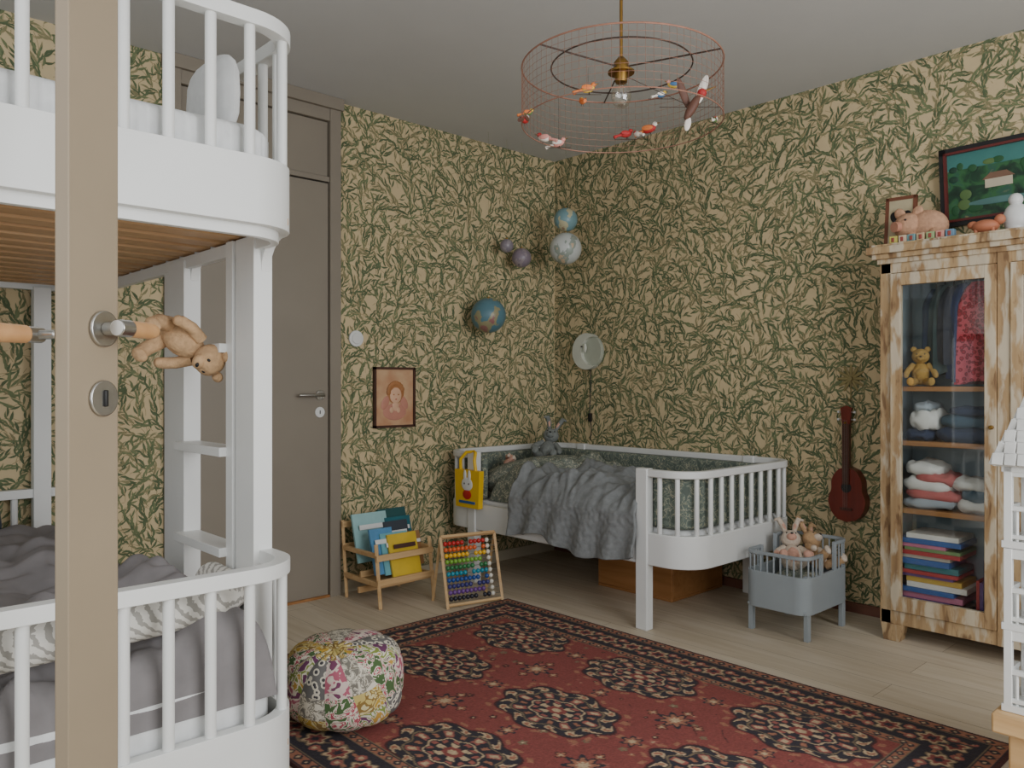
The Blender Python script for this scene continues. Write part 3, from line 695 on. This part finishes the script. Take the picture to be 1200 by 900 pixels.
for wd,d_,mt in ((.026,.03,'black'),(.010,.034,'frame_red')):
    o=0 if wd==.026 else .018
    X0,X_1,Z0,Z_1=x0+o,x1-o,z0_+o,z1_-o
    b.box((X0,-.02-d_,Z0),(X_1,-.02,Z0+wd),mt); b.box((X0,-.02-d_,Z_1-wd),(X_1,-.02,Z_1),mt); b.box((X0,-.02-d_,Z0),(X0+wd,-.02,Z_1),mt); b.box((X_1-wd,-.02-d_,Z0),(X_1,-.02,Z_1),mt)
b.box((x0+.02,-.035,z0_+.02),(x1-.02,-.02,z1_-.02),'landscape')
mc('cottage',(190,180,156)); mc('cottage_roof',(120,90,70)); mc('sky_green',(60,118,112))
b.box((x0+.026,-.0355,1.97),(x1-.026,-.035,2.039),'sky_green')
b.box((2.50,-.038,1.875),(2.60,-.035,1.91),'cottage'); b.prism([(2.49,-.0385,1.91),(2.61,-.0385,1.91),(2.58,-.0385,1.935),(2.52,-.0385,1.935)],(0,.003,0),'cottage_roof')
b.ell((2.55,-.037,1.82),(.12,.002,.014),mc('pond',(80,120,116)))
rb=random.Random(5)
for i in range(34): 
    xx=rb.uniform(2.38,2.88); zz=rb.uniform(1.79,2.0)
    if abs(xx-2.55)<.08 and 1.8<zz<1.95: continue
    b.ell((xx,-.0365,zz),(rb.uniform(.012,.03),.0015,rb.uniform(.01,.022)),mc('painted_tree_%d'%(i%3),[(36,84,48),(24,60,44),(84,112,62)][i%3]))
b.done('landscape_painting')
b=B(); b.M=Matrix.Translation((2.155,-.20,T))@Euler((R(-8),0,R(4))).to_matrix().to_4x4()
w,h=.125,.225
for q in (((0,0,0),(w,.016,.014)),((0,0,h-.014),(w,.016,h)),((0,0,0),(.014,.016,h)),((w-.014,0,0),(w,.016,h))): b.box(q[0],q[1],mc('frame_brown',(110,64,42)))
b.box((.012,.004,.012),(w-.012,.014,h-.012),mc('card_cream',(180,168,136)))
for d_ in(-1,1):
    b.ell((w/2+d_*.020,.003,h/2+.022),(.020,.002,.028),'black',rot=(0,d_*.5,0)); b.ell((w/2+d_*.016,.003,h/2-.022),(.015,.002,.02),mc('wing_orange',(170,110,60)),rot=(0,-d_*.4,0))
b.ell((w/2,.002,h/2),(.004,.003,.035),'black'); b.done('framed_butterfly')
b=B(); P_='plushpig'; ox,oy=2.30,-.17
b.ell((ox+.02,oy,T+.075),(.085,.055,.072),P_,seg=24,rings=14); b.ell((ox-.045,oy-.025,T+.085),(.058,.05,.055),P_,seg=20,rings=12)
b.cyl((ox-.07,oy-.065,T+.08),(ox-.08,oy-.085,T+.078),.022,mc('snout',(190,136,112)),14)
for d_ in(-1,1): b.ell((ox-.045+d_*.035,oy-.02,T+.14),(.022,.012,.028),P_,rot=(0,d_*.5,0)); b.ell((ox-.062+d_*.022,oy-.07,T+.105),.005,'black'); b.tube([(ox+.02+d_*.04,oy-.03,T+.05),(ox+.02+d_*.05,oy-.07,T+.018)],[.022,.018],P_,10)
b.done('stuffed_pig',sharp=70)
b=B(); rb=random.Random(2)
for i in range(7):
    x=2.235+i*.036; c_=[(196,186,90),(206,184,156),(120,160,164),(206,178,142),(150,170,120),(200,144,130),(100,134,156)][i]
    b.cbox((x,-.29,T+.016),(.031,.031,.031),mc('block_%d'%i,c_),(0,0,rb.uniform(-.15,.15))); b.cbox((x,-.307,T+.016),(.012,.003,.018),mc('block_letter',(150,70,60)))
b.done('alphabet_blocks',.002)
b=B(); mc('toy_orange',(186,116,84)); b.ell((2.56,-.24,T+.035),(.05,.035,.026),'toy_orange'); b.ell((2.61,-.24,T+.055),(.02,.018,.02),'toy_orange'); b.ell((2.515,-.24,T+.045),(.02,.015,.015),'toy_orange')
for d_ in(-.03,.03): 
    for e_ in(-.015,.015): b.cyl((2.56+d_,-.24+e_,T),(2.56+d_,-.24+e_,T+.025),.007,'toy_orange')
b.done('toy_animal')
b=B(); b.ell((2.645,-.17,T+.065),(.045,.035,.06),'white'); b.ell((2.645,-.17,T+.135),(.026,.026,.026),'white'); b.cyl((2.645,-.17,T),(2.645,-.17,T+.03),.035,'white',20); b.done('ceramic_figurine')

# ------------------------------------------------------------------ ukulele + brass leaf hook
b=B(); ux=1.93
def uk(z):
    return .098*math.sin(math.pi*min(1,max(0,z)))**.42*(1-.16*math.exp(-((z-.58)/.13)**2))*(1-.20*z)
pts=[(ux+uk(i/24),0,.425+.255*i/24) for i in range(25)]+[(ux-uk(i/24),0,.425+.255*i/24) for i in range(23,0,-1)]
b.prism([(p[0],-.060,p[2]) for p in pts],(0,.055,0),'uke')
b.cyl((ux,-.0605,.585),(ux,-.062,.585),.024,'black',20); b.cbox((ux,-.064,.485),(.055,.006,.012),'ukeneck')
b.box((ux-.016,-.070,.60),(ux+.016,-.045,.88),'ukeneck'); 
b.prism([(ux-.018,-.065,.88),(ux+.018,-.065,.88),(ux+.026,-.065,.955),(ux,-.065,.965),(ux-.026,-.065,.955)],(0,.014,0),'uke')
for dx in(-.009,-.003,.003,.009): b.cyl((ux+dx,-.073,.485),(ux+dx,-.073,.9),.0006,'steel',4)
for sx in(-1,1):
    for z in(.90,.935): b.cyl((ux+sx*.022,-.058,z),(ux+sx*.036,-.058,z),.004,'steel'); b.ell((ux+sx*.038,-.058,z),.006,'white')
b.cyl((ux,-.003,.89),(ux,-.075,.885),.005,'brass')
b.done('ukulele',.004)
b=B(); M['gold']=mat('gold_leaf',(146,134,88),.6,.1,20,metal=.1)
for a in range(-60,241,30):
    L=.062; ca_,sa=math.cos(R(a)),math.sin(R(a)); c0=(1.93,-.01,1.09)
    b.ell((c0[0]+ca_*L*.6,-.010,c0[2]+sa*L*.6),(L*.5,.003,.007),'gold',rot=(0,-R(a),0))
b.cyl((1.93,-.003,1.09),(1.93,-.022,1.09),.010,'gold'); b.tube([(1.93,-.012,1.09),(1.93,-.012,1.0),(1.93,-.03,.985),(1.93,-.04,1.0)],.003,'gold',6)
b.done('leaf_wall_hook')

# ------------------------------------------------------------------ moon lamp & globes
b=B(); mx,mz,mr=.315,1.265,.112
M['moon']=mat('moon_glass',(204,206,192),.5,.04,8); M['moon2']=mat('moon_face',(176,180,164),.5,.05,8)
b.cyl((mx,-.003,mz),(mx,-.03,mz),mr*.93,'moon2',36)
cr=[(mx+mr*math.cos(R(a)),mz+mr*math.sin(R(a))) for a in range(50,311,10)]
inn=[(mx+.05+mr*.78*math.cos(R(a)),mz+mr*.78*math.sin(R(a))) for a in range(275,84,-10)]
b.prism([(x,-.055,z) for x,z in cr+inn],(0,.04,0),'moon')
b.ell((mx+.0,-.06,mz+.02),(.012,.01,.03),'moon'); b.ell((mx-.03,-.058,mz+.03),(.009,.004,.004),'black')
b.tube([(mx,-.01,mz-mr*.9),(mx+.005,-.012,1.05),(mx-.005,-.012,.9),(mx+.01,-.012,.78),(mx,-.012,.72)],.003,'black',6); b.cbox((mx+.003,-.018,.86),(.02,.018,.05),'black')
b.done('moon_wall_lamp',.006)
def globem(name,o,l,l2,sc=6):
    m,nt,bb=base(name); v=coords(nt); f=noiseN(nt,v,sc,5,.2)
    c=ramp(nt,f,[(.0,lin(o)),(.52,lin(l)),(.6,lin(l2))],True); nt.links.new(c,bb.inputs['Base Color']); bb.inputs['Roughness'].default_value=.35; return m
gl=[((.17,-.72,1.455),.100,globem('globe_blue',(88,126,138),(150,144,110),(150,104,100),10)),
    ((.35,-.27,1.865),.094,globem('globe_white',(196,200,196),(150,160,150),(204,180,150),9)),
    ((.35,-.27,2.035),.070,globem('globe_teal',(120,154,160),(190,184,150),(150,124,100),10)),
    ((.15,-.44,1.815),.058,globem('globe_mauve',(132,120,130),(150,138,140),(114,102,112),10)),
    ((.14,-.55,1.875),.040,globem('globe_grey',(134,126,134),(150,142,146),(112,104,114),10))]
for i,(c_,rr,mm) in enumerate(gl):
    b=B(); b.ell(c_,rr,mm,seg=32,rings=20)
    b.cyl(Vector(c_)+Vector((0,0,rr-.002)),(c_[0],c_[1],H-.0005 if i!=1 else 2.035-.07),.0006,'leafC',5)
    b.cyl(Vector(c_)+Vector((0,0,rr*.985)),Vector(c_)+Vector((0,0,rr+.006)),.008,'brass',8)
    b.done('hanging_globe',sharp=60)

# ------------------------------------------------------------------ wire bird-cage pendant
b=B(); cx,cy=2.037,-1.832; zt,zb_=2.020,1.850; RR=.30
def ring(r_,z,w,mt,N=64): b.tube([(cx+r_*math.cos(2*math.pi*i/N),cy+r_*math.sin(2*math.pi*i/N),z) for i in range(N)],w,mt,5,True)
ring(RR,zt,.0026,'copper'); ring(RR,zb_,.0018,'copper'); ring(.211,zt,.0024,'darkmetal')
for i in range(1,8): ring(RR,zb_+(zt-zb_)*i/8,.00055,'copper',48)
for i in range(84):
    a=2*math.pi*i/84; p=(cx+RR*math.cos(a),cy+RR*math.sin(a)); b.tube([(p[0],p[1],zb_-.0),(p[0],p[1],zt)],.00055,'copper',3)
for a in (20,140,260):
    ca_,sa=math.cos(R(a)),math.sin(R(a)); b.cyl((cx+.02*ca_,cy+.02*sa,zt),(cx+RR*ca_,cy+RR*sa,zt),.0024,'darkmetal',6)
b.cyl((cx,cy,zt+.0),(cx,cy,H-.03),.005,'brass'); b.cyl((cx,cy,H-.035),(cx,cy,H-.001),.05,'brass',24)
b.tube([(cx,cy,zt+.03),(cx,cy,zt+.015),(cx,cy,zt-.01),(cx,cy,zt-.045)],[.01,.022,.022,.018],'brass',16)
b.cyl((cx,cy,zt-.012),(cx,cy,zt-.018),.04,'brass',20)
b.ell((cx,cy,zt-.085),(.030,.030,.040),'bulb',seg=20,rings=14); b.tube([(cx-.008,cy,zt-.05),(cx-.01,cy,zt-.09),(cx+.01,cy,zt-.09),(cx+.008,cy,zt-.05)],.0012,'brass',5)
rv=Vector((.683,.730,0)); fv=Vector((-.730,.683,0))
def bird(rt,fw,z,s,cb,cw,ch,ang,tail=None):
    s*=1.15
    c0=Vector((cx,cy,z))+rv*rt+fv*fw; old=b.M
    b.M=Matrix.Translation(c0)@Euler((0,R(-15),ang)).to_matrix().to_4x4()@Matrix.Scale(s,4)
    b.ell((0,0,0),(.5,.26,.27),cb,seg=12,rings=8); b.ell((.46,0,.2),(.2,.18,.18),ch,seg=12,rings=8)
    b.tube([(.62,0,.2),(.88,0,.17)],[.06,.008],'brass',6); b.tube([(-.4,0,.02),(-.75,0,.02),(-1.15,0,-.04)],[.13,.11,.16],tail or cw,6)
    for d_ in(-1,1): b.ell((-.08,d_*.24,.08),(.42,.06,.2),cw,rot=(0,.25,0),seg=10,rings=6); b.ell((.56,d_*.15,.24),.03,'black',seg=6,rings=4); b.cyl((0,d_*.08,-.2),(0,d_*.08,-.42),.025,'darkmetal',4)
    b.M=old
O=mc('bird_orange',(216,120,60)); Yl=mc('bird_yellow',(226,190,80)); Rd=mc('bird_red',(176,40,40)); Wt=mc('bird_white',(226,218,206)); Bl=mc('bird_blue',(70,114,156)); Pk=mc('bird_pink',(216,150,138)); Br=mc('bird_brown',(96,62,48)); Gr=mc('bird_green',(90,120,66))
bird(-.10,0,1.955,.036,Yl,O,O,0.9); bird(-.115,.02,1.925,.030,O,O,Yl,2.5)
bird(.055,.275,1.905,.034,Rd,Rd,Rd,1.0); bird(.13,.26,1.917,.040,Rd,O,Wt,.4); bird(.09,.26,1.90,.026,Wt,Wt,Rd,2.9)
bird(-.175,.235,1.862,.034,Pk,Wt,Pk,.6); bird(-.225,.19,1.865,.036,Wt,Pk,Rd,3.5); bird(-.29,.04,1.875,.036,Rd,Br,Wt,2.0); bird(-.28,.08,1.91,.026,Gr,O,Yl,1)
bird(.13,.05,1.955,.026,Bl,Wt,Yl,1.1); bird(.165,.05,1.985,.028,Yl,Bl,Pk,4.0); bird(.293,.04,1.875,.026,Gr,Wt,Rd,2)
c0=Vector((cx,cy,1.90))+rv*.215+fv*.0
b.ell(c0,(.045,.014,.014),Br,rot=(0,R(-60),.8)); b.ell(c0+Vector((.02,.02,.042)),.014,Rd); b.tube([c0+Vector((.02,.02,.045)),c0+Vector((.05,.05,.062))],[.004,.001],'brass',5)
b.ell(c0+Vector((-.025,-.01,.045)),(.012,.004,.050),Br,rot=(.2,-.4,.8)); b.ell(c0+Vector((.018,.025,.055)),(.013,.004,.052),Wt,rot=(-.2,.35,.8)); b.ell(c0+Vector((-.01,-.01,-.05)),(.010,.005,.022),Wt,rot=(0,.2,.8))
b.tube([c0,(cx,cy,zt-.02)],.001,'darkmetal',4)
b.tube([c0-rv*.1,c0+rv*.085],.001,'darkmetal',4)
for (rt,fw,z) in ((-.10,0,1.95),(.055,.275,1.90),(.13,.05,1.955),(-.175,.235,1.86)):
    p=Vector((cx,cy,z-.012))+rv*rt+fv*fw; b.tube([p-rv*.04,p+rv*.04],.001,'darkmetal',4); b.tube([p,Vector((cx,cy,zt))+(rv*rt+fv*fw)],.0007,'darkmetal',4)
b.done('wire_birdcage_pendant_lamp',sharp=60)

# ------------------------------------------------------------------ dollhouse on low bench
b=B(); tx,ty=2.93,-1.48
b.box((tx,ty,.195),(3.55,-1.0,.245),'pineX')
for x in(tx+.03,3.47):
    for y in(ty+.03,-1.08): b.box((x,y,0),(x+.05,y+.05,.195),'pineX')
b.done('low_wooden_bench',.006)
b=B(); hx0,hx1,hy0,hy1=2.965,3.42,-1.36,-1.08
b.box((hx0,hy1-.012,.246),(hx1,hy1,.86),'white'); b.box((hx0,hy0,.246),(hx0+.012,hy1,.86),'white'); b.box((hx1-.012,hy0,.246),(hx1,hy1,.86),'white')
for z in(.246,.45,.655,.845):
    b.box((hx0-.02,hy0-.09,z),(hx1+.02,hy1,z+.018),'white')
for z in(.26,.464,.669):
    for x in(hx0-.015,hx0+.14,hx0+.30,hx1): b.box((x,hy0-.090,z),(x+.018,hy0-.072,z+.19),'white')
    b.box((hx0-.015,hy0-.088,z+.080),(hx1+.01,hy0-.074,z+.092),'white'); b.box((hx0-.015,hy0-.088,z+.01),(hx1+.01,hy0-.074,z+.02),'white')
    b.box((hx0-.015,hy0-.088,z+.165),(hx1+.01,hy0-.074,z+.19),'white')
    for i in range(26): b.cyl((hx0-.005+i*.018,hy0-.081,z),(hx0-.005+i*.018,hy0-.081,z+.085),.004,'white',6)
    for j in range(5): b.cyl((hx0-.008,hy0-.07+j*.018,z),(hx0-.008,hy0-.07+j*.018,z+.085),.004,'white',6)
    b.box((hx0-.015,hy0-.088,z+.080),(hx0-.001,hy0,z+.092),'white')
    b.box((hx0+.012,hy0,z),(hx0+.14,hy0+.01,z+.19),'white'); b.box((hx0+.30,hy0,z),(hx1-.012,hy0+.01,z+.19),'white')
    b.box((hx0+.04,hy0-.003,z+.07),(hx0+.11,hy0+.0,z+.15),'cabin')
    for q in ((.036,.066,.114,.072),(.036,.15,.114,.156),(.036,.066,.042,.156),(.108,.066,.114,.156),(.072,.066,.077,.156)): b.box((hx0+q[0],hy0-.007,z+q[1]),(hx0+q[2],hy0-.003,z+q[3]),'white')
M['shingle']=mat('roof_shingle',(206,206,202),.6,.08,30)
rz0,rz1=.865,1.035
for k in range(6):
    t0=k/6; z=rz0+(rz1-rz0)*t0; ins=.065*t0
    X0,X_1,Y0,Y_1=hx0-.035+ins,hx1+.035-ins,hy0-.11+ins,hy1+.01-ins*.3
    b.box((X0+.004,Y0+.004,z),(X_1-.004,Y_1,z+.03),'shingle')
    nn_=int((X_1-X0)/.028); 
    for i in range(nn_):
        x=X0+(i+(.5 if k%2 else 0))*.028; b.box((x,Y0-.004,z-.004),(x+.025,Y0+.012,z+.026),'shingle',(R(-20),0,0))
    for i in range(int((Y_1-Y0)/.028)): b.box((X0-.004,Y0+i*.028,z-.004),(X0+.012,Y0+i*.028+.025,z+.026),'shingle',(0,R(20),0))
b.done('dollhouse',.001)

# ------------------------------------------------------------------ camera, lights, world
cam=bpy.data.cameras.new('camera'); co=bpy.data.objects.new('camera',cam); bpy.context.collection.objects.link(co)
co.location=(3.564,-3.712,1.065); co.rotation_euler=(R(90),0,R(46.9)); cam.sensor_width=36; cam.lens=27.96; cam.clip_start=.05
bpy.context.scene.camera=co
def area(name,loc,target,sx,sy,p,c):
    l=bpy.data.lights.new(name,'AREA'); l.shape='RECTANGLE'; l.size=sx; l.size_y=sy; l.energy=p; l.color=c
    o=bpy.data.objects.new(name,l); bpy.context.collection.objects.link(o); o.location=loc
    o.rotation_euler=(Vector(target)-Vector(loc)).to_track_quat('-Z','Y').to_euler(); return o
area('window_light',(4.9,-2.2,1.45),(0,-1.7,.8),2.2,1.7,82,(.97,.98,1))
area('window_light_2',(3.0,-4.95,1.6),(1.4,0,.8),1.8,1.6,27,(.97,.98,1))
w=bpy.data.worlds.new('world'); bpy.context.scene.world=w; w.use_nodes=True
bg=w.node_tree.nodes['Background']; bg.inputs[0].default_value=(.88,.94,1,1); bg.inputs[1].default_value=.48
